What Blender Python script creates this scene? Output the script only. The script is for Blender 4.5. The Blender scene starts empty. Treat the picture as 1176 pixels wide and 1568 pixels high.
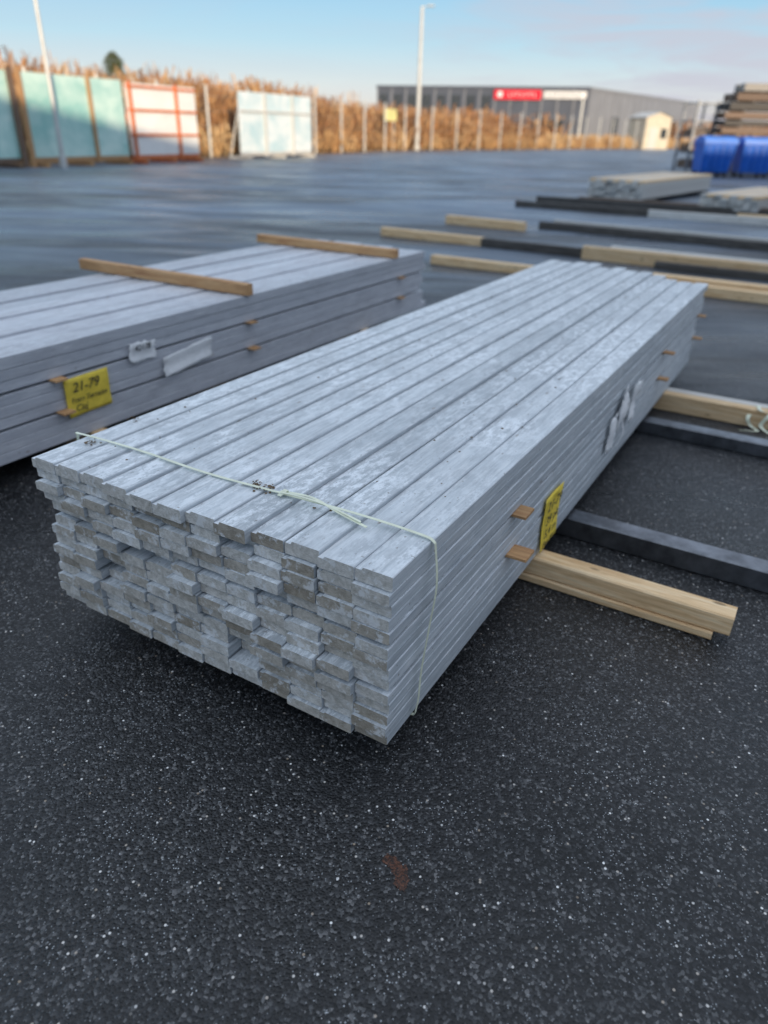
import bpy, math, random
import numpy as np
from mathutils import Matrix, Vector
random.seed(7); np.random.seed(7)
R=random.uniform
scene=bpy.context.scene
COL=scene.collection

# ---------------------------------------------------------------- node helpers
def newmat(name):
    m=bpy.data.materials.new(name); m.use_nodes=True
    nt=m.node_tree; b=nt.nodes["Principled BSDF"]
    return m,nt,b
def nd(nt,t,**kw):
    n=nt.nodes.new(t)
    for k,v in kw.items(): setattr(n,k,v)
    return n
def setin(nt,sock,v):
    if isinstance(v,bpy.types.NodeSocket): nt.links.new(v,sock)
    else:
        if isinstance(v,(tuple,list)) and len(v)==3 and sock.type=='RGBA': v=(*v,1)
        sock.default_value=v
def coords(nt,scale=(1,1,1),loc=(0,0,0)):
    tc=nd(nt,'ShaderNodeTexCoord'); mp=nd(nt,'ShaderNodeMapping')
    nt.links.new(tc.outputs['Object'],mp.inputs['Vector'])
    mp.inputs['Scale'].default_value=scale; mp.inputs['Location'].default_value=loc
    return mp.outputs[0]
def noise(nt,vec,scale,detail=3,rough=.55,dist=0):
    n=nd(nt,'ShaderNodeTexNoise'); nt.links.new(vec,n.inputs['Vector'])
    n.inputs['Scale'].default_value=scale; n.inputs['Detail'].default_value=detail
    n.inputs['Roughness'].default_value=rough; n.inputs['Distortion'].default_value=dist
    return n.outputs['Fac']
def voro(nt,vec,scale,feature='F1'):
    n=nd(nt,'ShaderNodeTexVoronoi',feature=feature); nt.links.new(vec,n.inputs['Vector'])
    n.inputs['Scale'].default_value=scale
    return n
def ramp(nt,fac,stops):
    n=nd(nt,'ShaderNodeValToRGB'); setin(nt,n.inputs[0],fac)
    cr=n.color_ramp
    while len(cr.elements)<len(stops): cr.elements.new(.5)
    for e,(p,c) in zip(cr.elements,stops):
        e.position=p
        if not isinstance(c,(tuple,list)): c=(c,c,c)
        e.color=(*c,1)
    return n.outputs[0]
def mix(nt,fac,a,b,blend='MIX'):
    n=nd(nt,'ShaderNodeMix',data_type='RGBA',blend_type=blend)
    setin(nt,n.inputs[0],fac); setin(nt,n.inputs[6],a); setin(nt,n.inputs[7],b)
    return n.outputs[2]
def mth(nt,op,a,b=0.0,clamp=False):
    n=nd(nt,'ShaderNodeMath',operation=op,use_clamp=clamp)
    setin(nt,n.inputs[0],a); setin(nt,n.inputs[1],b)
    return n.outputs[0]
def attr(nt,name='rnd'):
    n=nd(nt,'ShaderNodeAttribute',attribute_name=name); return n.outputs['Fac']
def bump(nt,b,h,strength=.3,dist=.01):
    n=nd(nt,'ShaderNodeBump'); n.inputs['Strength'].default_value=strength
    n.inputs['Distance'].default_value=dist; nt.links.new(h,n.inputs['Height'])
    nt.links.new(n.outputs[0],b.inputs['Normal'])
def simple(name,col,rough=.6,metal=0,var=.25,scale=3,bmp=0,bscale=60):
    m,nt,b=newmat(name); v=coords(nt)
    n=noise(nt,v,scale,4,.6)
    c2=tuple(x*(1-var) for x in col); c1=tuple(min(1,x*(1+var*.6)) for x in col)
    nt.links.new(ramp(nt,n,[(.3,c2),(.7,c1)]),b.inputs['Base Color'])
    b.inputs['Roughness'].default_value=rough; b.inputs['Metallic'].default_value=metal
    if bmp: bump(nt,b,noise(nt,v,bscale,3),bmp,.004)
    return m

# ---------------------------------------------------------------- materials
def mat_board(name,c_lo,c_hi,frost=1.0):
    m,nt,b=newmat(name); vs=coords(nt,(1.2,22,22)); v=coords(nt)
    r=attr(nt)
    grain=noise(nt,vs,6,4,.65)
    base=mix(nt,ramp(nt,grain,[(.36,0),(.64,1)]),c_lo,c_hi)
    base=mix(nt,1.0,base,ramp(nt,r,[(0,(.82,.83,.83)),(1,(1.07,1.07,1.06))]),'MULTIPLY')
    blo=noise(nt,coords(nt,(3,9,9)),1.6,5,.72)
    base=mix(nt,ramp(nt,blo,[(.47,0),(.64,.40)]),base,tuple(x*.68 for x in c_lo))
    stre=noise(nt,coords(nt,(2.2,30,30),(3,1,2)),3.2,4,.7)
    base=mix(nt,ramp(nt,stre,[(.55,0),(.70,.45)]),base,(.78,.80,.82))
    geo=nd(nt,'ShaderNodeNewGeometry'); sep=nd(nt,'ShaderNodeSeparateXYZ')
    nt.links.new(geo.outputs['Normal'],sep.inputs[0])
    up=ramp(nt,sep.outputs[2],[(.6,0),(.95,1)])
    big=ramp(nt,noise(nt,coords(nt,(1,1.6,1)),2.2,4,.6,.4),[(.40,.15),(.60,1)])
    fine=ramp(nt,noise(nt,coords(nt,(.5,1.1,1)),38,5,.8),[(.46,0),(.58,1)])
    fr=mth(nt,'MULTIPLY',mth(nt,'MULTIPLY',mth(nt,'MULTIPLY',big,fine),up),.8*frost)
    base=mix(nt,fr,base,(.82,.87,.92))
    vo=voro(nt,coords(nt,(2.2,5,5)),2.3)
    kn=ramp(nt,vo.outputs['Distance'],[(.035,1),(.07,0)])
    base=mix(nt,mth(nt,'MULTIPLY',kn,.6),base,(.20,.14,.10))
    dirt=ramp(nt,noise(nt,v,90,2,.5),[(.70,0),(.75,.65)])
    base=mix(nt,dirt,base,(.16,.14,.12))
    nt.links.new(base,b.inputs['Base Color'])
    nt.links.new(ramp(nt,blo,[(.4,.42),(.6,.64)]),b.inputs['Roughness'])
    h=mth(nt,'ADD',grain,mth(nt,'MULTIPLY',noise(nt,v,160,2,.6),.6))
    bump(nt,b,h,.25,.003)
    return m
def mat_end(name,c_lo,c_hi):
    m,nt,b=newmat(name); v=coords(nt); r=attr(nt)
    cmb=nd(nt,'ShaderNodeCombineXYZ'); setin(nt,cmb.inputs[0],0.0)
    setin(nt,cmb.inputs[1],mth(nt,'MULTIPLY',r,9.0)); setin(nt,cmb.inputs[2],mth(nt,'MULTIPLY',r,4.3))
    va=nd(nt,'ShaderNodeVectorMath',operation='ADD'); nt.links.new(v,va.inputs[0]); nt.links.new(cmb.outputs[0],va.inputs[1])
    blot=noise(nt,va.outputs[0],38,5,.75,.6)
    fib=noise(nt,coords(nt,(1,22,150)),4,3,.7)
    f=mth(nt,'ADD',mth(nt,'MULTIPLY',blot,.6),mth(nt,'MULTIPLY',fib,.4))
    c=ramp(nt,f,[(.36,c_lo),(.58,c_hi)])
    c=mix(nt,1.0,c,ramp(nt,r,[(0,(.56,.50,.42)),(.22,(.78,.73,.66)),(.5,(.97,.95,.92)),(1,(1.08,1.08,1.07))]),'MULTIPLY')
    c=mix(nt,ramp(nt,noise(nt,va.outputs[0],20,4,.75),[(.54,0),(.62,.7)]),c,(.76,.78,.80))
    nt.links.new(c,b.inputs['Base Color']); b.inputs['Roughness'].default_value=.85
    bump(nt,b,f,.7,.005)
    return m
def mat_wood(name,c1,c2,c3,rough=.7):
    m,nt,b=newmat(name); r=attr(nt)
    g=noise(nt,coords(nt,(18,1.2,18)),3,4,.6,.6)
    fine=noise(nt,coords(nt,(60,3,60)),6,3,.6)
    c=ramp(nt,g,[(.3,c1),(.5,c2),(.7,c3)])
    c=mix(nt,1.0,c,ramp(nt,fine,[(.3,.80),(.7,1.08)]),'MULTIPLY')
    c=mix(nt,1.0,c,ramp(nt,r,[(0,.8),(1,1.1)]),'MULTIPLY')
    vo=voro(nt,coords(nt,(9,3.2,9),(0,.12,0)),1.6)
    c=mix(nt,ramp(nt,vo.outputs['Distance'],[(.07,.85),(.13,0)]),c,tuple(x*.35 for x in c1))
    nt.links.new(c,b.inputs['Base Color']); b.inputs['Roughness'].default_value=rough
    bump(nt,b,fine,.25,.003)
    return m

M_board=mat_board('primed_board_paint',(.43,.475,.52),(.58,.62,.66))
M_board2=mat_board('primed_board_paint_b',(.47,.49,.55),(.58,.60,.65),.4)
M_end=mat_end('sawn_board_end',(.34,.33,.30),(.68,.67,.65))
M_pine=mat_wood('fresh_pine',(.62,.39,.19),(.82,.58,.33),(.90,.71,.46))
M_stick=mat_wood('sticker_wood',(.40,.19,.085),(.58,.33,.15),(.68,.43,.22))
M_dark=mat_wood('old_dark_wood',(.04,.036,.033),(.08,.073,.067),(.15,.14,.13))
M_brown=mat_wood('weathered_brown_wood',(.10,.065,.045),(.18,.12,.085),(.26,.19,.14))
M_greyw=mat_wood('weathered_grey_wood',(.24,.22,.20),(.36,.34,.31),(.48,.46,.43))
M_pale=mat_wood('pale_frosted_wood',(.50,.49,.46),(.62,.61,.58),(.72,.71,.69))
M_steel=simple('black_steel',(.20,.215,.24),.32,.85,.55,9,.12)
M_galv=simple('galvanised_metal',(.58,.59,.58),.5,.2,.15)
M_wire=simple('fence_wire',(.32,.31,.29),.6,.2,.2)
M_strap=simple('plastic_strap',(.74,.78,.62),.35,0,.15,20)
M_yellow=simple('yellow_paper',(.88,.67,.08),.7,0,.15,25,.3,80)
M_white=simple('white_paper',(.86,.88,.90),.5,0,.10,30,.4,60)
M_ink=simple('marker_ink',(.03,.03,.035),.6)
M_orange=simple('orange_frame_paint',(.66,.18,.06),.55,0,.3,6)
M_debris=simple('bark_debris',(.14,.09,.045),.9,0,.5,40)
M_pebble=simple('pebble_stone',(.55,.55,.55),.7,0,.7,60)

def mat_asphalt():
    m,nt,b=newmat('wet_asphalt'); v=coords(nt)
    tc=nd(nt,'ShaderNodeTexCoord'); sp=nd(nt,'ShaderNodeSeparateXYZ'); nt.links.new(tc.outputs['Object'],sp.inputs[0])
    v1=voro(nt,v,165); v2=voro(nt,v,270); v3=voro(nt,v,110)
    s1=nd(nt,'ShaderNodeSeparateColor'); nt.links.new(v1.outputs['Color'],s1.inputs[0])
    s2=nd(nt,'ShaderNodeSeparateColor'); nt.links.new(v2.outputs['Color'],s2.inputs[0])
    s3=nd(nt,'ShaderNodeSeparateColor'); nt.links.new(v3.outputs['Color'],s3.inputs[0])
    c=ramp(nt,s1.outputs[0],[(0,(.003,.004,.005)),(.5,(.010,.011,.013)),(.80,(.027,.029,.033)),(.95,(.075,.078,.082)),(1,(.15,.15,.155))])
    pat=ramp(nt,noise(nt,v,2.6,5,.7),[(.40,.10),(.62,1)])
    core=ramp(nt,v2.outputs['Distance'],[(.28,1),(.55,0)])
    g=mth(nt,'MULTIPLY',mth(nt,'MULTIPLY',ramp(nt,s2.outputs[1],[(.92,0),(.96,1)]),core),pat)
    c=mix(nt,g,c,(.52,.56,.60))
    core3=ramp(nt,v3.outputs['Distance'],[(.22,1),(.36,0)])
    g3=mth(nt,'MULTIPLY',ramp(nt,s3.outputs[2],[(.982,0),(.987,1)]),core3)
    c=mix(nt,g3,c,mix(nt,s3.outputs[0],(.85,.86,.86),(.28,.22,.16)))
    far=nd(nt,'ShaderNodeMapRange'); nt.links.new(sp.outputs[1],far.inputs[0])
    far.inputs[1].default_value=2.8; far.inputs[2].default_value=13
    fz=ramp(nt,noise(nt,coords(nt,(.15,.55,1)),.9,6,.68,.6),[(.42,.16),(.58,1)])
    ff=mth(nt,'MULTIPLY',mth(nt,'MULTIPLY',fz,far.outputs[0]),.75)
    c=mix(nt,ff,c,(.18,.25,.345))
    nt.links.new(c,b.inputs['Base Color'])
    wet=noise(nt,coords(nt,(.4,1.3,1)),1.1,4,.6)
    nt.links.new(ramp(nt,wet,[(.40,.26),(.60,.60)]),b.inputs['Roughness'])
    h=mth(nt,'ADD',mth(nt,'MULTIPLY',v1.outputs['Distance'],-1.0),mth(nt,'MULTIPLY',noise(nt,v,420,1,.6),.5))
    bump(nt,b,h,.6,.004)
    return m
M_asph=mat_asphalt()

def mat_attr(name,stops,rough=.85):
    m,nt,b=newmat(name); nt.links.new(ramp(nt,attr(nt),stops),b.inputs['Base Color'])
    b.inputs['Roughness'].default_value=rough
    return m
M_brush=mat_attr('dry_brush',[(0,(.14,.07,.035)),(.35,(.30,.14,.06)),(.65,(.46,.24,.10)),(1,(.58,.38,.20))])
M_grass=mat_attr('dry_grass_straw',[(0,(.36,.19,.08)),(.5,(.54,.33,.15)),(1,(.66,.48,.27))])
M_needle=mat_attr('pine_needles',[(0,(.03,.045,.015)),(.6,(.07,.09,.03)),(1,(.13,.13,.05))])
M_bark=simple('bark',(.20,.11,.06),.9,0,.4,20,.5)
M_field=simple('dry_field',(.34,.21,.09),.95,0,.4,.6)

# ---------------------------------------------------------------- mesh builder
class MB:
    def __init__(s): s.v=[];s.f=[];s.m=[];s.r=[]
    def add(s,vs,fs,mi=0,rnd=.5):
        o=len(s.v); s.v+= [tuple(p) for p in vs]; s.r+=[rnd]*len(vs)
        for i,f in enumerate(fs):
            s.f.append(tuple(o+k for k in f)); s.m.append(mi[i] if isinstance(mi,list) else mi)
    def box(s,x0,x1,y0,y1,z0,z1,mi=0,rnd=None,bev=0.0):
        if rnd is None: rnd=R(0,1)
        if bev<=0:
            vs=[(x,y,z) for x in(x0,x1) for y in(y0,y1) for z in(z0,z1)]
            s.add(vs,[(0,1,3,2),(4,6,7,5),(0,4,5,1),(2,3,7,6),(0,2,6,4),(1,5,7,3)],mi,rnd)
        else:
            b=bev; poly=[(y0+b,z0),(y1-b,z0),(y1,z0+b),(y1,z1-b),(y1-b,z1),(y0+b,z1),(y0,z1-b),(y0,z0+b)]
            s.prism(poly,[(x0,0,0),(x1,0,0)],mi,mi,rnd)
    def ybox(s,x0,x1,y0,y1,z0,z1,mi=0,rnd=None,bev=.004,emi=None):
        if rnd is None: rnd=R(0,1)
        b=bev; poly=[(x0+b,z0),(x1-b,z0),(x1,z0+b),(x1,z1-b),(x1-b,z1),(x0+b,z1),(x0,z1-b),(x0,z0+b)]
        n=8; vs=[(x,y0,z) for x,z in poly]+[(x,y1,z) for x,z in poly]
        fs=[tuple(range(n)),tuple(reversed(range(n,2*n)))]+[(i,i+n,(i+1)%n+n,(i+1)%n) for i in range(n)]
        em=mi if emi is None else emi
        s.add(vs,fs,[em,em]+[mi]*n,rnd)
    def prism(s,poly,secs,mi=0,emi=0,rnd=.5):
        n=len(poly); vs=[]; fs=[];ms=[]
        for (x,dy,dz) in secs: vs+=[(x,y+dy,z+dz) for y,z in poly]
        for k in range(len(secs)-1):
            for i in range(n):
                j=(i+1)%n; fs.append((k*n+i,k*n+j,(k+1)*n+j,(k+1)*n+i)); ms.append(mi)
        fs.append(tuple(reversed(range(n)))); ms.append(emi)
        L=(len(secs)-1)*n; fs.append(tuple(L+i for i in range(n))); ms.append(emi)
        s.add(vs,fs,ms,rnd)
    def cyl(s,x,y,z0,z1,r0,r1,n=12,mi=0,rnd=.5):
        vs=[(x+r0*math.cos(2*math.pi*i/n),y+r0*math.sin(2*math.pi*i/n),z0) for i in range(n)]
        vs+=[(x+r1*math.cos(2*math.pi*i/n),y+r1*math.sin(2*math.pi*i/n),z1) for i in range(n)]
        fs=[(i,(i+1)%n,(i+1)%n+n,i+n) for i in range(n)]+[tuple(reversed(range(n))),tuple(range(n,2*n))]
        s.add(vs,fs,mi,rnd)
    def tube(s,p,q,r0,r1,n=6,mi=0,rnd=.5):
        p=Vector(p);q=Vector(q);d=(q-p).normalized(); a=d.orthogonal().normalized(); b=d.cross(a)
        vs=[p+(a*math.cos(2*math.pi*i/n)+b*math.sin(2*math.pi*i/n))*r0 for i in range(n)]
        vs+=[q+(a*math.cos(2*math.pi*i/n)+b*math.sin(2*math.pi*i/n))*r1 for i in range(n)]
        s.add(vs,[(i,(i+1)%n,(i+1)%n+n,i+n) for i in range(n)],mi,rnd)
    def build(s,name,mats,parent=None,mw=None):
        me=bpy.data.meshes.new(name); me.from_pydata(s.v,[],s.f)
        for m in mats: me.materials.append(m)
        me.polygons.foreach_set('material_index',s.m)
        a=me.attributes.new('rnd','FLOAT','POINT'); a.data.foreach_set('value',s.r)
        me.update()
        ob=bpy.data.objects.new(name,me); COL.objects.link(ob)
        if parent: ob.parent=parent
        elif mw is not None: ob.matrix_world=mw
        return ob
def empty(name,mw=Matrix()):
    e=bpy.data.objects.new(name,None); COL.objects.link(e); e.matrix_world=mw; e.empty_display_size=.2
    return e
def frame(x,y,ang,z=0): return Matrix.Translation((x,y,z))@Matrix.Rotation(ang,4,'Z')

ANG=math.atan2(.865,.502)
F=frame(.019,1.172,ANG)

# ---------------------------------------------------------------- ground
g=MB(); g.add([(-700,-700,0),(700,-700,0),(700,900,0),(-700,900,0)],[(0,1,2,3)])
g.build('asphalt_ground',[M_asph])

# ---------------------------------------------------------------- lumber stacks
def board(mb,s0,s1,y0,y1,z0,z1,rnd,rebate=True,top=False,w=.012):
    b=.002; d=(z1-z0)*(.16 if not top else .20)
    if rebate:
        poly=[(y0+b,z0),(y1-b,z0),(y1,z0+b),(y1,z1-d-b),(y1-b,z1-d),(y1-w,z1-d),(y1-w-b*1.5,z1-b),(y1-w-b*2.5,z1),(y0+b,z1),(y0,z1-b),(y0,z0+b)]
    else:
        poly=[(y0+b,z0),(y1-b,z0),(y1,z0+b),(y1,z1-b),(y1-b,z1),(y0+b,z1),(y0,z1-b),(y0,z0+b)]
    k=5; secs=[]
    a1=R(-.0015,.0015);ph=R(0,6)
    for i in range(k+1):
        u=i/k; secs.append((s0+(s1-s0)*u, a1*math.sin(u*5+ph), .0010*math.sin(u*7+ph*2) if top else 0))
    mb.prism(poly,secs,0,1,rnd)

def lumber_stack(name,F,y0,ncol,wcol,nlay,z0,z1,sfun,efun,gaps,mats,top_step=.006,layer_inset=lambda l:0,gap=.010,stag=0):
    root=empty(name,F)
    mb=MB()
    th=((z1-z0)-gap*len(gaps))/nlay; z=z0; levels=[]
    for l in range(nlay):
        if l in gaps:
            levels.append(z); z+=gap
        last=(l==nlay-1)
        inset=layer_inset(l)
        tot=ncol*wcol-inset
        # uneven board widths so the joints do not line up from layer to layer
        ed=[tot*c/ncol+(R(-stag,stag) if 0<c<ncol and not last else 0) for c in range(ncol+1)]
        for c in range(ncol):
            s0=sfun(l,c/(ncol-1)); s1=efun(l,c/(ncol-1))
            ya=y0+ed[c]+R(0,.0012)+(0 if c else R(0,.004)); yb=y0+ed[c+1]-R(.0002,.0018)
            if last:
                dz=R(-.001,.002)+(top_step if c%2==0 else 0)
                board(mb,s0,s1,ya,yb,z,z+th+dz,R(0,1),True,True,.016)
            else:
                jz=R(.0006,.0030)
                board(mb,s0,s1,ya,yb,z+.0002,z+th-jz,R(0,1),c>0)
        z+=th
    mb.build('boards',mats,root)
    return root,levels

rowoff={}; pair={}
def s_main(l,f):
    if l not in rowoff: rowoff[l]=random.choice([0,.0,.004,-.004,.006])
    key=(l//2,round(f*11))
    if key not in pair:
        q=random.random(); pair[key]=R(.015,.04) if q<.14 else (-R(.008,.02) if q<.28 else 0)
    o=rowoff[l]+random.gauss(0,.007)+(pair[key] if random.random()<.5 else 0)
    if l==13: o=random.choice([-.012,-.004,0,.006,.014])+R(-.003,.003)
    if l<2: o=max(min(o,.010),-.006)
    if f<.04: o=min(max(o,-.004),.010)
    return o
def e_main(l,f):
    f=1-f
    return 4.14-.36*f**2.6+random.gauss(0,.035)-(.05 if l<8 else 0)
def inset_main(l):
    return {13:0,12:.004,11:.01,10:.016,9:.034,8:.038,7:.024,6:.028,5:.022,4:.014}.get(l,.006)
st,levels=lumber_stack('lumber_stack',F,0,12,1.125/12,14,.10,.556,s_main,e_main,(5,9),[M_board,M_end],.004,inset_main,stag=.006)
ZT=.556+.006

mb=MB()
for z in levels:
    for s in (.70,2.70,3.68):
        mb.ybox(s+R(-.02,.02),s+.055,-R(.035,.06),.9,z+.0005,z+.0095,0,R(0,1),.001)
mb.build('stickers',[M_stick],st)

def ribbon(mb,pts,wdir,w,th=.0012,mi=0,sub=6):
    P=[Vector(p) for p in pts]; out=[]
    n=len(P)
    for i in range(n-1):
        p0=P[max(i-1,0)];p1=P[i];p2=P[i+1];p3=P[min(i+2,n-1)]
        for k in range(sub):
            t=k/sub
            out.append(.5*((2*p1)+(-p0+p2)*t+(2*p0-5*p1+4*p2-p3)*t*t+(-p0+3*p1-3*p2+p3)*t**3))
    out.append(P[-1]); W=Vector(wdir).normalized()*w/2
    vs=[];fs=[]
    for i,p in enumerate(out):
        d=(out[min(i+1,len(out)-1)]-out[max(i-1,0)]).normalized(); nn=d.cross(W.normalized()).normalized()*th/2
        vs+=[p-W-nn,p+W-nn,p+W+nn,p-W+nn]
    for i in range(len(out)-1):
        for k in range(4):
            fs.append((4*i+k,4*i+(k+1)%4,4*i+4+(k+1)%4,4*i+4+k))
    mb.add(vs,fs,mi,.5)
mb=MB()
ribbon(mb,[(.165,1.155,.45),(.162,1.14,ZT-.01),(.16,1.12,ZT+.003),(.17,.9,ZT+.003),(.165,.65,ZT+.002),(.178,.42,ZT+.003),(.18,.2,ZT+.010),(.185,.04,ZT+.005),(.18,.0,ZT+.001),(.178,-.008,ZT-.02),(.165,-.022,.46),(.145,-.020,.36),(.135,-.012,.24),(.125,-.010,.13),(.13,.02,.095),(.14,.2,.094)],(1,0,0),.0085)
ribbon(mb,[(.182,.42,ZT+.006),(.186,.33,ZT+.012),(.165,.24,ZT+.008),(.145,.15,ZT+.006)],(1,0,0),.008)
ribbon(mb,[(.172,.44,ZT+.005),(.168,.36,ZT+.016),(.176,.28,ZT+.010),(.152,.17,ZT+.010)],(1,.3,0),.007)
ribbon(mb,[(.19,.41,ZT+.004),(.178,.40,ZT+.016),(.162,.41,ZT+.004)],(0,1,0),.012)
mb.build('plastic_strap',[M_strap],st)

mb=MB()
def crumb(mb,x,y,z,s):
    vs=[]
    for k in range(6):
        a=k*math.pi/3; vs.append((x+s*R(.6,1.3)*math.cos(a),y+s*R(.5,1.2)*math.sin(a),z+R(0,.3)*s))
    vs.append((x,y,z+s*R(.3,.8))); vs.append((x,y,z-.001))
    mb.add(vs,[(i,(i+1)%6,6) for i in range(6)]+[((i+1)%6,i,7) for i in range(6)],0,R(0,1))
for (x,y,n,sp) in [(.14,1.05,22,.012),(.185,.50,34,.014),(.19,.47,20,.012),(.33,1.09,8,.01)]:
    for i in range(n): crumb(mb,x+random.gauss(0,sp),y+random.gauss(0,sp),ZT+R(-.004,.002),R(.002,.005))
for i in range(130): crumb(mb,R(.1,3.9),R(.02,1.1),ZT-.003+R(-.003,0),R(.0015,.006))
mb.build('bark_debris',[M_debris],st)

def sheet(name,parent,org,ux,uz,w,h,mat,curl=.006,nx=8,nz=10,jag=0,seed=0):
    rr=random.Random(seed); org=Vector(org);ux=Vector(ux).normalized();uz=Vector(uz).normalized();n=ux.cross(uz)
    vs=[];fs=[]
    ph=rr.uniform(0,6)
    for j in range(nz+1):
        for i in range(nx+1):
            u=i/nx;v=j/nz
            du=(rr.uniform(-1,1)*jag if i in(0,nx) else 0); dv=(rr.uniform(-1,1)*jag if j in(0,nz) else 0)
            off=curl*(.9+.5*math.sin(4*u+ph+2*v)+.4*math.sin(7*v+ph))+curl*.6*abs(u-.5)*abs(v-.5)*4
            vs.append(org+ux*(u*w+du)+uz*(v*h+dv)+n*off)
    for j in range(nz):
        for i in range(nx):
            a=j*(nx+1)+i; fs.append((a,a+1,a+nx+2,a+nx+1))
    mb=MB(); mb.add(vs,fs); ob=mb.build(name,[mat],parent)
    for p in ob.data.polygons: p.use_smooth=True
    sd=ob.modifiers.new('t','SOLIDIFY'); sd.thickness=.0006
    return ob
def text(parent,s,org,ux,uz,size,name='handwriting'):
    cu=bpy.data.curves.new(name,'FONT'); cu.body=s; cu.size=size; cu.shear=.25; cu.offset=.0003; cu.extrude=.0002
    ob=bpy.data.objects.new(name,cu); COL.objects.link(ob); cu.materials.append(M_ink)
    X=Vector(ux).normalized();Y=Vector(uz).normalized();Z=X.cross(Y)
    M=Matrix((( X.x,Y.x,Z.x,org[0]),(X.y,Y.y,Z.y,org[1]),(X.z,Y.z,Z.z,org[2]),(0,0,0,1)))
    ob.parent=parent; ob.matrix_local=M
sheet('yellow_label',st,(.985,-.003,.115),(1,0,.0),(0,0,1),.17,.20,M_yellow,.003,seed=3)
for t,zz,sz in (('21-79',.262,.05),('39 pk',.212,.045),('5,4 m',.165,.042),('Fas T',.125,.035)):
    text(st,t,(.998,-.0125,zz),(1,0,.12),(0,0,1),sz)
sheet('torn_white_tag',st,(1.72,-.006,.20),(1,0,.1),(0,0,1),.08,.15,M_white,.008,jag=.012,seed=5)
sheet('torn_white_tag_b',st,(1.84,-.006,.26),(1,0,.4),(-.2,0,1),.13,.13,M_white,.010,jag=.02,seed=6)
sheet('torn_white_tag_c',st,(2.02,-.006,.24),(1,0,.1),(.15,0,1),.09,.17,M_white,.010,jag=.015,seed=7)
mb=MB()
ribbon(mb,[(1.95,-.012,.40),(1.97,-.02,.34),(1.93,-.016,.28),(1.96,-.02,.22),(1.90,-.012,.18)],(1,0,0),.018)
mb.build('loose_wrap_strip',[M_white],st)

st2,lev2=lumber_stack('lumber_stack',F,2.10,8,1.18/8,9,.10,.522,
    lambda l,f:-.35+random.gauss(0,.02),lambda l,f:4.13+random.gauss(0,.02)+(-.05 if l%2 else 0),(3,6),[M_board2,M_end],.006)
mb=MB()
for z in lev2:
    for s in (.75,2.0,3.7): mb.ybox(s,s+.06,2.10-R(.02,.05),3.1,z+.0005,z+.0095,0,R(0,1),.001)
mb.build('stickers',[M_stick],st2)
mb=MB()
mb.ybox(2.00,2.05,2.08,3.44,.530,.592,0,.4); mb.build('cross_batten',[M_stick],st2)
mb=MB(); mb.ybox(3.62,3.68,2.09,3.36,.530,.590,0,.7); mb.build('cross_batten_b',[M_stick],st2)
sheet('yellow_label',st2,(.80,2.094,.20),(1,0,.03),(0,0,1),.23,.17,M_yellow,.004,seed=11)
for t,dx,zz,sz in (('21-79',.03,.31,.06),('Fram Terrasse',.015,.265,.032),('Ciaj',.03,.225,.04)):
    text(st2,t,(.80+dx,2.080,zz),(1,0,.03),(0,0,1),sz)
sheet('white_tag',st2,(1.17,2.094,.36),(1,0,-.05),(0,0,1),.15,.09,M_white,.006,jag=.008,seed=12)
text(st2,'42178',(1.19,2.076,.41),(1,0,-.05),(0,0,1),.04,'print')
sheet('white_sheet',st2,(1.36,2.092,.24),(1,0,.1),(0,0,1),.34,.10,M_white,.006,jag=.005,seed=13)
mb=MB()
for s in (.9,3.2):
    mb.ybox(s,s+.075,2.0,3.4,0,.099,0,R(0,1))
mb.build('bearer',[M_pine],st2)

# ---------------------------------------------------------------- bearers
def beam(name,s0,s1,ya,yb,z0,z1,mat,rot=0,bev=.005,rnd=None):
    mb=MB(); L=yb-ya; mb.ybox(-(s1-s0)/2,(s1-s0)/2,-L/2,L/2,0,z1-z0,0,rnd,bev)
    mw=F@Matrix.Translation(((s0+s1)/2,(ya+yb)/2,z0))@Matrix.Rotation(rot,4,'Z')
    return mb.build(name,[mat],None,mw)
beam('pine_bearer',.978,1.052,-.62,1.3,.031,.098,M_pine,rnd=.8)
beam('pine_bearer',.972,1.050,-.575,1.3,.001,.030,M_pine,rnd=.5)
beam('steel_beam',1.345,1.43,-1.6,1.4,.001,.082,M_steel,.0)
beam('steel_beam',2.60,2.68,-1.6,1.3,.001,.070,M_steel)
beam('pine_bearer',3.015,3.085,-1.3,1.3,.001,.098,M_pine,rnd=.3)
beam('pine_bearer',3.090,3.160,-1.3,1.3,.001,.095,M_pale,rnd=.6)
mb=MB()
ribbon(mb,[(3.0,-.50,.10),(3.02,-.48,.104),(3.08,-.47,.102),(3.0,-.44,.06),(2.99,-.46,.02),(2.96,-.5,.006),(2.93,-.42,.005)],(0,1,0),.02)
ribbon(mb,[(3.09,-.52,.10),(3.03,-.55,.112),(2.99,-.53,.08),(2.98,-.51,.03),(2.95,-.56,.006)],(0,1,0),.02)
mb.build('torn_plastic_strap',[M_strap],None,F)
beam('pine_bearer',6.56,6.66,-1.8,3.30,.001,.095,M_pine,.0,rnd=.6)
beam('pine_bearer',6.72,6.82,-1.9,.9,.001,.13,M_pine,.0,rnd=.9)
beam('pine_bearer',8.25,8.35,3.4,5.0,.001,.11,M_pine,-.03)
beam('dark_timber_beam',8.17,8.26,1.9,3.4,.001,.11,M_dark,-.03)
beam('pine_bearer',7.99,8.10,-2.5,2.0,.001,.15,M_pine,-.03)
beam('pine_bearer',8.12,8.24,-2.4,1.7,.001,.16,M_pale,-.03)
beam('dark_timber_beam',7.86,7.95,-2.5,1.1,.001,.08,M_dark,-.03)
beam('pine_bearer',10.20,10.32,3.55,4.95,.001,.13,M_pine,-.08)
beam('dark_timber_beam',10.40,10.50,-3.0,3.5,.001,.11,M_dark,-.08)
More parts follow.
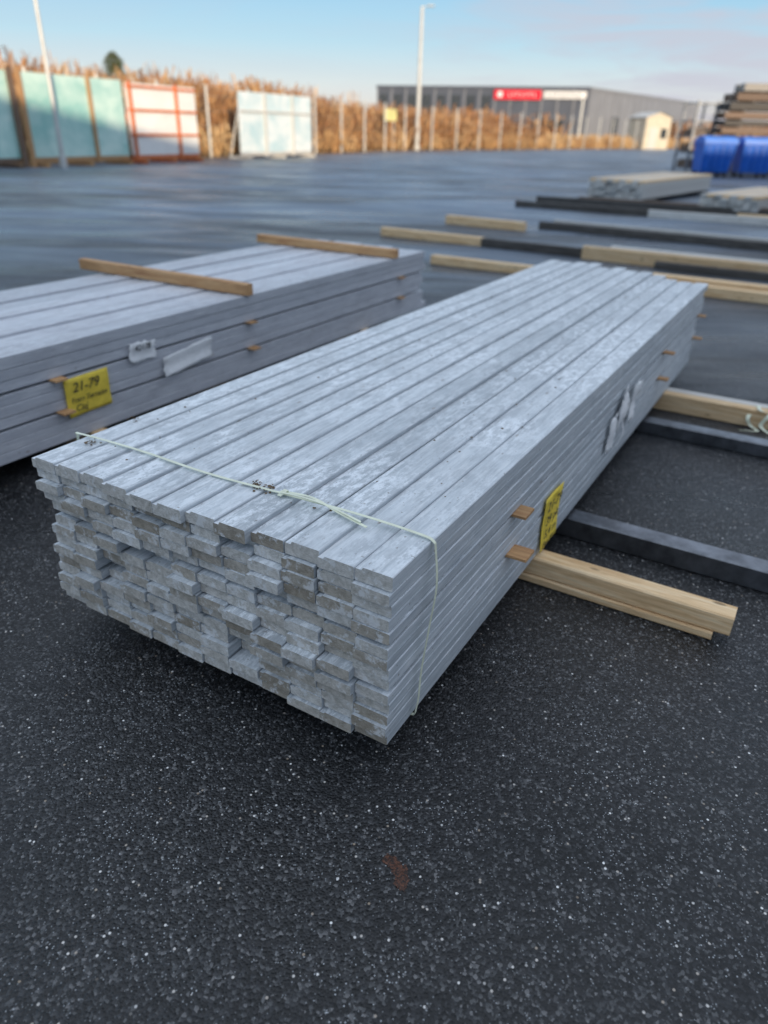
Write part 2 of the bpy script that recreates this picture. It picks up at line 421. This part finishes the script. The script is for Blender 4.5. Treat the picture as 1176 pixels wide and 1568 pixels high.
beam('pine_bearer',10.52,10.62,-3.0,3.3,.001,.14,M_pale,-.08)
beam('dark_timber_beam',14.0,14.1,2.4,5.2,.001,.12,M_dark,.03)
beam('pine_bearer',13.9,14.0,-3.0,2.5,.001,.13,M_pale,.03)
beam('pine_bearer',14.15,14.25,-3.0,1.0,.001,.15,M_pine,.03)
beam('dark_timber_beam',15.6,15.72,-3.0,5.3,.001,.12,M_dark,.03)
beam('pine_bearer',15.75,15.85,-3.0,4.4,.001,.15,M_brown,.03)

def small_stack(cx,cy,ang,w,L,n,z0=.12):
    fr=frame(cx,cy,ang); root=empty('lumber_stack',fr); mb=MB(); th=.055
    for l in range(n):
        k=int(w/.13)
        for c in range(k):
            o=random.gauss(0,.03)
            mb.box(o,L+random.gauss(0,.05),c*w/k+.004,(c+1)*w/k-.004,z0+l*th+.001,z0+(l+1)*th-.004,0 if l<n-1 or c%2 else 1,R(0,1),.004)
    mb.build('boards',[M_pale,M_pine],root)
    mb=MB()
    for x in (.5,L-.6): mb.ybox(x,x+.1,-.15,w+.15,0,z0,0,R(0,1))
    mb.build('bearer',[M_dark],root)
small_stack(5.45,17.0,ANG-.12,1.25,5.2,7,.10)
small_stack(7.10,15.0,ANG-.2,1.15,3.6,5,.08)
small_stack(8.6,15.3,ANG-.2,1.1,3.6,6,.08)

# ---------------------------------------------------------------- small things on the ground
m,nt,b=newmat('rusty_leaf_pulp'); v=coords(nt)
nt.links.new(ramp(nt,noise(nt,v,190,4,.7),[(.42,(.012,.010,.010)),(.54,(.09,.036,.02)),(.70,(.17,.07,.04))]),b.inputs['Base Color'])
b.inputs['Roughness'].default_value=.6; bump(nt,b,noise(nt,v,220,3),.9,.004)
mb=MB()
for (cx,cy,rx,ry,hh) in ((.034,.958,.017,.015,.004),(.056,.920,.017,.024,.0045),(.047,.940,.013,.016,.005)):
    vs=[(cx,cy,hh)]; n=44
    for i in range(n):
        a=2*math.pi*i/n; r=1+.16*math.sin(2*a+cx*90)+.12*math.sin(5*a+cy*50)+R(-.18,.18)
        vs.append((cx+rx*r*math.cos(a),cy+ry*r*math.sin(a),.001))
    mb.add(vs,[(0,i+1,(i+1)%n+1) for i in range(n)])
mb.build('rust_stain',[m])
mb=MB()
for i in range(700):
    yy=R(.25,3.0); xx=R(-1.6,2.1); crumb(mb,xx,yy,.001,R(.0009,.0022))
crumb(mb,-.075,.915,.002,.005)
mb.build('loose_gravel',[M_pebble])

# ---------------------------------------------------------------- glass panel racks
GF=frame(-12.1,24.1,math.atan2(.902,.432))
def mat_glass(name,c1,c2):
    m,nt,b=newmat(name); 
    nt.links.new(ramp(nt,noise(nt,coords(nt,(.7,1,1)),1.0,5,.65,.4),[(.38,c1),(.62,c2)]),b.inputs['Base Color'])
    b.inputs['Roughness'].default_value=.2
    return m
G_teal=mat_glass('teal_glass_pack',(.32,.60,.56),(.60,.80,.74))
G_white=mat_glass('white_glass_pack',(.78,.79,.77),(.88,.88,.86))
G_blue=mat_glass('pale_blue_glass_pack',(.50,.68,.74),(.80,.86,.88))
def panel(k0,k1,glass,fr,verts,horiz,z0=.28,z1=2.65,uprights=()):
    root=empty('glass_panel_rack',GF); mb=MB()
    n=3
    for i in range(n):
        mb.box(k0+i*.02,k1-i*.03,i*.035,i*.035+.025,z0,z1-i*.05,0,R(0,1))
    mb.build('glass_sheets',[glass],root)
    mb=MB()
    for u in verts: mb.box(u-.06,u+.06,-.075,-.003,.10,z1+.06,0,R(0,1),.005)
    for z in horiz: mb.box(k0,k1,-.060,-.004,z-.045,z+.045,0,R(0,1),.005)
    for u in uprights: mb.box(u-.09,u+.09,-.12,-.077,.0,z1+.1,0,R(0,1),.005)
    for u in (k0+.3,(k0+k1)/2,k1-.3):
        mb.box(u-.05,u+.05,-.35,.9,.0,.12,0,R(0,1),.005)
        mb.tube((u,.85,.1),(u,.13,z1-.2),.04,.04,6)
    mb.box(k0+.02,k1-.02,-.0,.115,.14,z0-.004,0,R(0,1),.005)
    mb.build('rack_frame',[fr],root)
panel(-9.2,-4.3,G_teal,M_brown,(-7,),())
panel(-4.1,.85,G_teal,M_brown,(-1.5,),(),uprights=(.9,))
panel(1.25,5.55,G_teal,M_stick,(4.0,),(),uprights=(1.2,))
panel(5.75,9.5,G_white,M_orange,(5.9,8.35),(.95,1.75,2.5),z1=2.6)
panel(12.4,18.35,G_blue,M_pale,(14.3,16.6),(1.9,),z1=2.65)

# ---------------------------------------------------------------- fence
FP=[(-24,-1),(-13.0,24.5),(-4.9,42),(1.5,57.5),(16,76),(36,100),(70,138)]
def along(P,step,off=0):
    out=[]
    for (x0,y0),(x1,y1) in zip(P[:-1],P[1:]):
        L=math.hypot(x1-x0,y1-y0); n=max(1,int(L/step)); dx,dy=(x1-x0)/L,(y1-y0)/L
        for i in range(n):
            u=i/n*L; out.append((x0+dx*u-dy*off,y0+dy*u+dx*off,dx,dy))
    return out
root=empty('wire_mesh_fence'); mb=MB()
pts=along(FP,3.0,.9)
for (x,y,dx,dy) in pts: mb.cyl(x,y,0,2.9,.06,.055,8)
mb.build('posts',[M_galv],root)
mb=MB()
for (x,y,dx,dy),(x2,y2,_,_) in zip(pts[:-1],pts[1:]):
    for z in (.1,.7,1.3,1.9,2.5,2.75): mb.tube((x,y,z),(x2,y2,z),.008,.008,3)
for (x,y,dx,dy) in along(FP,.4,.9): mb.tube((x,y,.05),(x,y,2.8),.005,.005,3)
mb.build('mesh_wires',[M_wire],root)

fe=along(FP,10,.5)
mb=MB(); vs=[(x,y,.004) for x,y,_,_ in fe]; n=len(vs)
vs+= [(x-120,y+90,.004) for x,y,_,_ in fe]
mb.add(vs,[(i,i+1,n+i+1,n+i) for i in range(n-1)]); mb.build('grass_field',[M_field])

def brush(name,P,mat,N,offs,hfun,w,lean=.25,cs=(.0,1),clump=1.2,spread=.3):
    P=along(P,.5,0); P=np.array(P)
    nc=N//90; ci=np.random.randint(0,len(P),nc); co=np.random.uniform(*offs,nc)
    vs=[];fs=[];rr=[]
    k=0
    for i,o in zip(ci,co):
        x,y,dx,dy=P[i]; cx=x-dy*o; cy=y+dx*o
        H=hfun(cy)*random.uniform(.78,1.05); cc=random.uniform(*cs); rad=clump*random.uniform(.6,1.1)
        for j in range(90):
            a=R(0,6.283); r=rad*math.sqrt(R(0,1)); px=cx+r*math.cos(a);py=cy+r*math.sin(a)
            top=H*math.sqrt(max(.08,1-.75*(r/rad)**2))
            zc=top*R(.0,.92); L=H*R(.14,.36)
            d=Vector((math.cos(a)*spread+R(-lean,lean),math.sin(a)*spread+R(-lean,lean),1)).normalized()
            q0=Vector((px,py,zc)); q1=q0+d*L*.6; q2=q0+(d+Vector((R(-.3,.3),R(-.3,.3),0)))*L
            if q2.z>top*1.08: q2.z=top*1.08
            b=R(0,3.14); ww=w*R(.4,1.3); ox,oy=ww*math.cos(b),ww*math.sin(b)
            vs+=[(q0.x-ox*.6,q0.y-oy*.6,q0.z),(q0.x+ox*.6,q0.y+oy*.6,q0.z),(q1.x+ox,q1.y+oy,q1.z),(q1.x-ox,q1.y-oy,q1.z),tuple(q2)]
            fs+=[(k,k+1,k+2,k+3),(k+3,k+2,k+4)]; k+=5
            q=min(1,max(0,cc+R(-.28,.28)-.12+.2*zc/H)); rr+=[q]*5
    mb=MB(); mb.v=vs;mb.f=fs;mb.m=[0]*len(fs);mb.r=rr
    return mb.build(name,[mat])
brush('dry_grass',FP[:],M_grass,45000,(1.2,4),lambda y:1.4,.04,.18,(.2,.98),1.0,.1)
brush('dry_shrub_thicket',FP[:5],M_brush,110000,(2.2,8),lambda y:3.45 if y<50 else max(1.9,3.45-(y-50)*.055),.045,.35,(.15,.95),1.5)
brush('distant_shrub_thicket',[(-60,20),(-30,80),(0,105),(60,165),(150,230)],M_brush,36000,(0,14),lambda y:4.2 if y<90 else 4.6,.13,.35,(.1,.75),3.2)

def bare_tree(x,y,H):
    mb=MB()
    def rec(p,d,L,r,dep):
        q=p+d*L; mb.tube(p,q,r,r*.65,5,0,.4)
        if dep==0: return
        for k in range(3):
            nd_=(d+Vector((R(-.7,.7),R(-.7,.7),R(-.1,.5)))).normalized(); rec(p+d*L*R(.6,1),nd_,L*R(.55,.75),r*.6,dep-1)
    rec(Vector((x,y,0)),Vector((R(-.05,.05),0,1)),H*.36,.06,5)
    mb.build('bare_birch_tree',[M_bark])
for (x,y,H) in [(-24,48,4.8),(-20,46,4.2),(-14,47,4.5),(-11.5,50,4.6),(-9,55,4.8),(-31,52,5.0),(-5,60,4.3)]:
    bare_tree(x,y,H)
tx,ty=-17.6,52.0
root=empty('pine_tree',Matrix.Translation((tx,ty,0)))
mb=MB(); mb.cyl(0,0,0,4.9,.12,.03,8)
for i in range(26):
    z=1.5+i*.13; a=R(0,6.28); L=(5.8-z)*.34; mb.tube((0,0,z),(L*math.cos(a),L*math.sin(a),z+.2),.03,.01,5)
mb.build('trunk',[M_bark],root)
mb=MB()
for i in range(7000):
    z=R(1.3,5.1); rad=(.25+min(1.1,(5.25-z)*.6))*(.85+.2*math.sin(z*7)); a=R(0,6.28); r=rad*math.sqrt(R(.05,1))*R(.8,1.15)
    p=Vector((r*math.cos(a),r*math.sin(a),z+R(-.1,.1))); s=R(.05,.12)
    d1=Vector((R(-1,1),R(-1,1),R(-1,1)))*s; d2=Vector((R(-1,1),R(-1,1),R(-1,1)))*s
    mb.add([p,p+d1,p+d2],[(0,1,2)],0,min(1,max(0,.3+.6*r/rad*R(.3,1))))
mb.build('needles',[M_needle],root)

# ---------------------------------------------------------------- light poles
def lamp(x,y,H,ang,r=.11):
    root=empty('street_lamp',frame(x,y,ang)); mb=MB()
    mb.cyl(0,0,0,.35,r+.05,r+.04,14); mb.cyl(0,0,.35,H,r,r*.6,14)
    mb.tube((0,0,H-.05),(.45,0,H+.03),.035,.03,8)
    mb.build('pole',[M_galv],root)
    mb=MB(); mb.box(.35,.85,-.13,.13,H-.02,H+.08,0,.5,.03); mb.build('lamp_head',[M_galv],root)
lamp(1.75,60,8.9,-.1,.18)
lamp(-10.75,25.6,9.0,2.6,.07)
mb=MB(); mb.cyl(0,0,0,4.6,.12,.11,10); mb.cyl(0,0,4.6,4.7,.14,.14,10)
mb.build('utility_post',[M_galv],None,frame(19.5,85,0))

root=empty('yellow_fence_sign',frame(-.3,57.0,.9)); mb=MB()
mb.box(-.7,.7,-.03,.0,1.85,2.6,0,.5,.01); mb.build('plate',[simple('sign_yellow',(.78,.72,.30),.5)],root)
mb=MB(); mb.cyl(-.5,.06,0,2.6,.04,.04,8); mb.cyl(.5,.06,0,2.6,.04,.04,8); mb.build('legs',[M_galv],root)

# ---------------------------------------------------------------- industrial building
def facade(name,mats,A,B,parent,fn):
    ang=math.atan2(B[1]-A[1],B[0]-A[0]); L=math.hypot(B[0]-A[0],B[1]-A[1]); mb=MB(); fn(mb,L)
    ob=mb.build(name,mats,parent); ob.matrix_local=frame(A[0],A[1],ang)
A=(-3.1,141);B=(30.8,130);C=(65.8,178);D=(31.9,189)
M_dkclad=simple('dark_cladding',(.085,.10,.135),.55,0,.15,.4)
M_ltclad=simple('grey_cladding',(.23,.245,.28),.5,0,.12,.4)
M_roof=simple('roof_felt',(.06,.06,.065),.9)
M_win=simple('window_glass',(.03,.04,.05),.12)
M_red=simple('red_sign',(.75,.015,.04),.5,0,.05)
M_signw=simple('white_sign',(.78,.79,.81),.5,0,.05)
bl=empty('industrial_building'); HB=7.9
mb=MB(); vs=[(*p,0) for p in(A,B,C,D)]+[(*p,HB-.3) for p in(A,B,C,D)]
mb.add(vs,[(0,1,5,4),(1,2,6,5),(2,3,7,6),(3,0,4,7),(4,5,6,7)],[0,1,1,0,2]); mb.build('walls',[M_dkclad,M_ltclad,M_roof],bl)
def front(mb,L):
    mb.box(-.05,L+.05,-.12,.3,HB-.45,HB,0,.5)
    n=14
    for i in range(n):
        x=L*i/n; mb.box(x+.05,x+.30,-.09,-.01,.2,HB-.46,1,.5)
        if i<8:
            mb.box(x+.55,x+1.9,-.05,-.012,3.9,6.6,2,.5); mb.box(x+.55,x+1.9,-.05,-.012,.9,3.0,2,.5)
            mb.box(x+1.2,x+1.28,-.075,-.052,3.9,6.6,1,.5)
    mb.box(L*.80,L*.80+3.4,-.06,-.012,.02,3.2,2,.5)
facade('front_details',[M_dkclad,M_ltclad,M_win],A,B,bl,front)
def signs(mb,L):
    mb.box(L*.573,L*.787,-.35,-.13,6.05,7.40,0,.5)
    mb.box(L*.80,L*.985,-.35,-.13,6.25,7.25,1,.5)
    cx=L*.60; vs=[(cx+.45*math.cos(2*math.pi*i/20),-.36,6.75+.45*math.sin(2*math.pi*i/20)) for i in range(20)]
    mb.add(vs,[tuple(range(20))],1,.5)
    for i in range(7):
        x=L*.64+i*.68; mb.box(x,x+.10,-.38,-.352,6.5,7.0,1,.5); mb.box(x+.10,x+.34,-.38,-.352,6.5+.2*(i%3),6.60+.2*(i%3),1,.5)
    for i in range(8):
        x=L*.815+i*.68; mb.box(x,x+.14,-.38,-.352,6.5,7.0,2,.5); mb.box(x+.14,x+.42,-.38,-.352,6.5+.18*(i%3),6.62+.18*(i%3),2,.5)
facade('signs',[M_red,M_signw,M_dkclad],A,B,bl,signs)
def side(mb,L):
    mb.box(0.0,L,-.12,.25,HB-.45,HB-.02,0,.5)
    for i in range(18):
        x=L*i/18+.4; mb.box(x,x+.10,-.07,-.01,.2,HB-.46,0,.5)
    for i in (3,8,13):
        x=L*i/18+.8; mb.box(x,x+3.4,-.05,-.012,.02,4.0,1,.5)
facade('side_details',[M_ltclad,M_win],B,C,bl,side)

sh=empty('storage_shed',frame(28.6,92,.35)); mb=MB()
w,d,h=3.4,3.2,3.2
mb.add([(0,0,0),(w,0,0),(w,d,0),(0,d,0),(0,0,h),(w,0,h),(w,d,h),(0,d,h),(w/2,0,h+.5),(w/2,d,h+.5)],
 [(0,1,5,8,4),(1,2,6,5),(2,3,7,9,6),(3,0,4,7)],0,.5)
mb.box(.6,1.7,-.04,-.003,0,2.2,1,.5); mb.box(2.2,3.0,-.04,-.003,1.1,2.1,2,.5)
mb.add([(-.2,-.2,h-.02),(w/2,-.2,h+.54),(w/2,d+.2,h+.54),(-.2,d+.2,h-.02)],[(0,1,2,3)],1,.5)
mb.add([(w+.2,-.2,h-.02),(w/2,-.2,h+.541),(w/2,d+.2,h+.541),(w+.2,d+.2,h-.02)],[(3,2,1,0)],1,.5)
mb.build('shed_body',[simple('cream_paint',(.60,.54,.43),.6),M_pale,M_win],sh)

# ---------------------------------------------------------------- right side
M_blue=simple('blue_plastic',(.015,.14,.62),.38,0,.2,2)
M_blue2=simple('blue_plastic_lid',(.03,.20,.72),.35,0,.2,2)
M_rub=simple('black_rubber',(.02,.02,.02),.7)
def bin_(x,y,ang):
    root=empty('waste_bin',frame(x,y,ang)); mb=MB(); w,d=1.26,.95
    b0=[(-w/2+.08,-d/2+.12),(w/2-.08,-d/2+.12),(w/2-.08,d/2-.08),(-w/2+.08,d/2-.08)]
    b1=[(-w/2,-d/2),(w/2,-d/2),(w/2,d/2),(-w/2,d/2)]
    vs=[(a,c,.17) for a,c in b0]+[(a,c,1.18) for a,c in b1]
    mb.add(vs,[(3,2,1,0),(0,1,5,4),(1,2,6,5),(2,3,7,6),(3,0,4,7),(4,5,6,7)],0,.5)
    mb.box(-w/2-.03,w/2+.03,-d/2-.04,d/2+.03,1.12,1.20,0,.5,.015)
    for k in (-.4,-.13,.13,.4): mb.box(k-.03,k+.03,-d/2-.0,-d/2+.10,.3,1.1,0,.5,.01)
    mb.build('body',[M_blue],root)
    mb=MB(); n=8; vs=[]
    for i in range(n+1):
        u=i/n; yy=-d/2-.03+u*(d+.06); zz=1.205+.20*math.sin(math.pi*(.12+.8*u)); vs+=[(-w/2-.02,yy,zz),(w/2+.02,yy,zz),(-w/2-.02,yy,1.201),(w/2+.02,yy,1.201)]
    fs=[]
    for i in range(n): a=4*i; fs+=[(a,a+1,a+5,a+4),(a,a+4,a+6,a+2),(a+1,a+3,a+7,a+5)]
    fs+=[(0,2,3,1),(4*n,4*n+1,4*n+3,4*n+2)]
    mb.add(vs,fs,0,.5); mb.build('lid',[M_blue2],root)
    mb=MB()
    for a in(-.45,.45):
        for c in(-.3,.3): mb.tube((a-.03,c,.09),(a+.03,c,.09),.09,.09,14); mb.box(a-.04,a+.04,c-.03,c+.03,.1,.2,0,.5)
    mb.build('wheels',[M_rub],root)
bin_(12.45,31.0,.05); bin_(14.0,31.0,.0); bin_(15.55,31.1,-.04); bin_(17.1,31.1,.03)
root=empty('timber_pile',frame(13.5,33.6,-.05)); mb=MB()
z=0; lay=[(.0,6,.3,2),(.1,6,.28,2),(.0,6,.3,0),(.2,6,.26,2),(-.1,6,.3,0),(.1,6,.3,2),(.1,6,.26,0),(.15,6,.3,2),(.2,6,.34,0),(.5,6,.34,2),(.75,6,.34,1)]
for i,(x0,x1,h,mi) in enumerate(lay):
    for c in range(5):
        mb.box(x0+R(-.12,.12),x1+R(-.2,.2),c*.32,c*.32+.29,z+.06,z+h-.005,mi,R(0,1),.01)
    for x in (x0+.6,3,x1-.7): mb.box(x,x+.1,0,1.6,z-.004,z+.058,0,R(0,1))
    z+=h
mb.build('timbers',[M_dark,M_greyw,M_brown],root)
root=empty('metal_storage_rack',frame(12.7,34.3,.1)); mb=MB()
for x in (0,.9):
    for y in (0,1.2): mb.box(x-.04,x+.04,y-.04,y+.04,0,2.7,0,.5)
for z in (.15,.75,1.35,1.95,2.6):
    for y in (0,1.2): mb.box(.04,.86,y-.025,y+.025,z-.03,z+.03,0,.5)
    for x in (0,.9): mb.box(x-.025,x+.025,.04,1.16,z-.028,z+.028,0,.5)
for i in range(7): mb.box(.1+i*.11,.115+i*.11,-.012,.012,.18,2.57,0,.5)
mb.build('frame',[simple('dull_steel',(.22,.24,.27),.5,.4)],root)
mb=MB()
for z in (.19,.79,1.39):
    for i in range(4): mb.box(.08,.82,.1+i*.26,.32+i*.26,z,z+.35*R(.6,1),0,R(0,1),.01)
mb.build('stored_timber',[M_brown],root)

# ---------------------------------------------------------------- warehouse behind the photographer (shades the yard)
wh=empty('warehouse_building'); mb=MB(); HW=10.2; X0,X1,Y0,Y1=-75,95,-60,-26
mb.box(X0,X1,Y0,Y1,0,HW,0,.5); mb.box(X0-.2,X1+.2,Y1+.003,Y1+.25,HW-.5,HW+.1,1,.5)
for i in range(34): mb.box(X0+i*5+.1,X0+i*5+.25,Y1+.003,Y1+.08,0,HW-.51,1,.5)
for i in range(0,16): mb.box(X0+6+i*10,X0+10+i*10,Y1+.003,Y1+.05,0,4.2,2,.5)
mb.build('walls',[simple('warehouse_cladding',(.42,.46,.50),.6,0,.1,.3),M_ltclad,M_signw],wh)

# ---------------------------------------------------------------- light
el=math.radians(9); az=math.atan2(.30,-.954)
vs_=Vector((math.sin(az)*math.cos(el),math.cos(az)*math.cos(el),math.sin(el)))
ld=bpy.data.lights.new('sun','SUN'); ld.energy=5.0; ld.angle=math.radians(.5); ld.color=(1,.80,.56)
lo=bpy.data.objects.new('sun',ld); COL.objects.link(lo); lo.rotation_euler=vs_.to_track_quat('Z','Y').to_euler(); lo.location=(0,-20,30)
w=bpy.data.worlds.new("World"); scene.world=w; w.use_nodes=True; nt=w.node_tree
bg=nt.nodes['Background']; sky=nd(nt,'ShaderNodeTexSky',sky_type='NISHITA')
sky.sun_disc=False; sky.sun_elevation=el; sky.sun_rotation=az; sky.air_density=1; sky.dust_density=.6; sky.ozone_density=2
tc=nd(nt,'ShaderNodeTexCoord'); sp=nd(nt,'ShaderNodeSeparateXYZ'); nt.links.new(tc.outputs['Generated'],sp.inputs[0])
K=1/.15
hz=ramp(nt,sp.outputs[2],[(0,(.90,.80,.72)),(.04,(.78,.82,.85)),(.09,(.50,.74,.90)),(.17,(.27,.59,.88)),(.40,(.32,.52,.82))])
hz=mix(nt,1.0,hz,(K,K,K),'MULTIPLY')
base=mix(nt,.85,sky.outputs[0],hz)
hi=ramp(nt,sp.outputs[2],[(.22,0),(.62,.85)])  # bright overhead cloud layer, above the camera view, added to lift ambient light
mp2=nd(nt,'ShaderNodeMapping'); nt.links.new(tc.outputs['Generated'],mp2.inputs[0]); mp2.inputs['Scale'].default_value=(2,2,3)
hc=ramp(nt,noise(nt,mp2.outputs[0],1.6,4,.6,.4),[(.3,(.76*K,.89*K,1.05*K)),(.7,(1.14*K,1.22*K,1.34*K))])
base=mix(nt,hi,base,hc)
mp=nd(nt,'ShaderNodeMapping'); nt.links.new(tc.outputs['Generated'],mp.inputs[0]); mp.inputs['Scale'].default_value=(1.9,1.9,15); mp.inputs['Location'].default_value=(.9,.3,.6)
cl=noise(nt,mp.outputs[0],2.2,6,.6,.5)
right=ramp(nt,sp.outputs[0],[(0,.12),(.25,1)])
cf=mth(nt,'MULTIPLY',ramp(nt,cl,[(.42,0),(.58,.8)]),right)
colr=mix(nt,cf,base,(.60*K,.60*K,.69*K))
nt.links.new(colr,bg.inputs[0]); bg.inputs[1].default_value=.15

# ---------------------------------------------------------------- camera
cd=bpy.data.cameras.new('camera'); cam=bpy.data.objects.new('camera',cd); COL.objects.link(cam)
cd.sensor_fit='VERTICAL'; cd.sensor_height=36; cd.sensor_width=27; cd.lens=24.9
cd.clip_start=.05; cd.clip_end=3000
cam.matrix_world=Matrix.Translation((0,0,1.35))@Matrix.Rotation(math.radians(90-28.4),4,'X')@Matrix.Rotation(.026,4,'Z')
cd.dof.use_dof=True; cd.dof.focus_distance=1.6; cd.dof.aperture_fstop=1.9
scene.camera=cam
scene.view_settings.view_transform='Standard'; scene.view_settings.look='None'; scene.view_settings.exposure=0
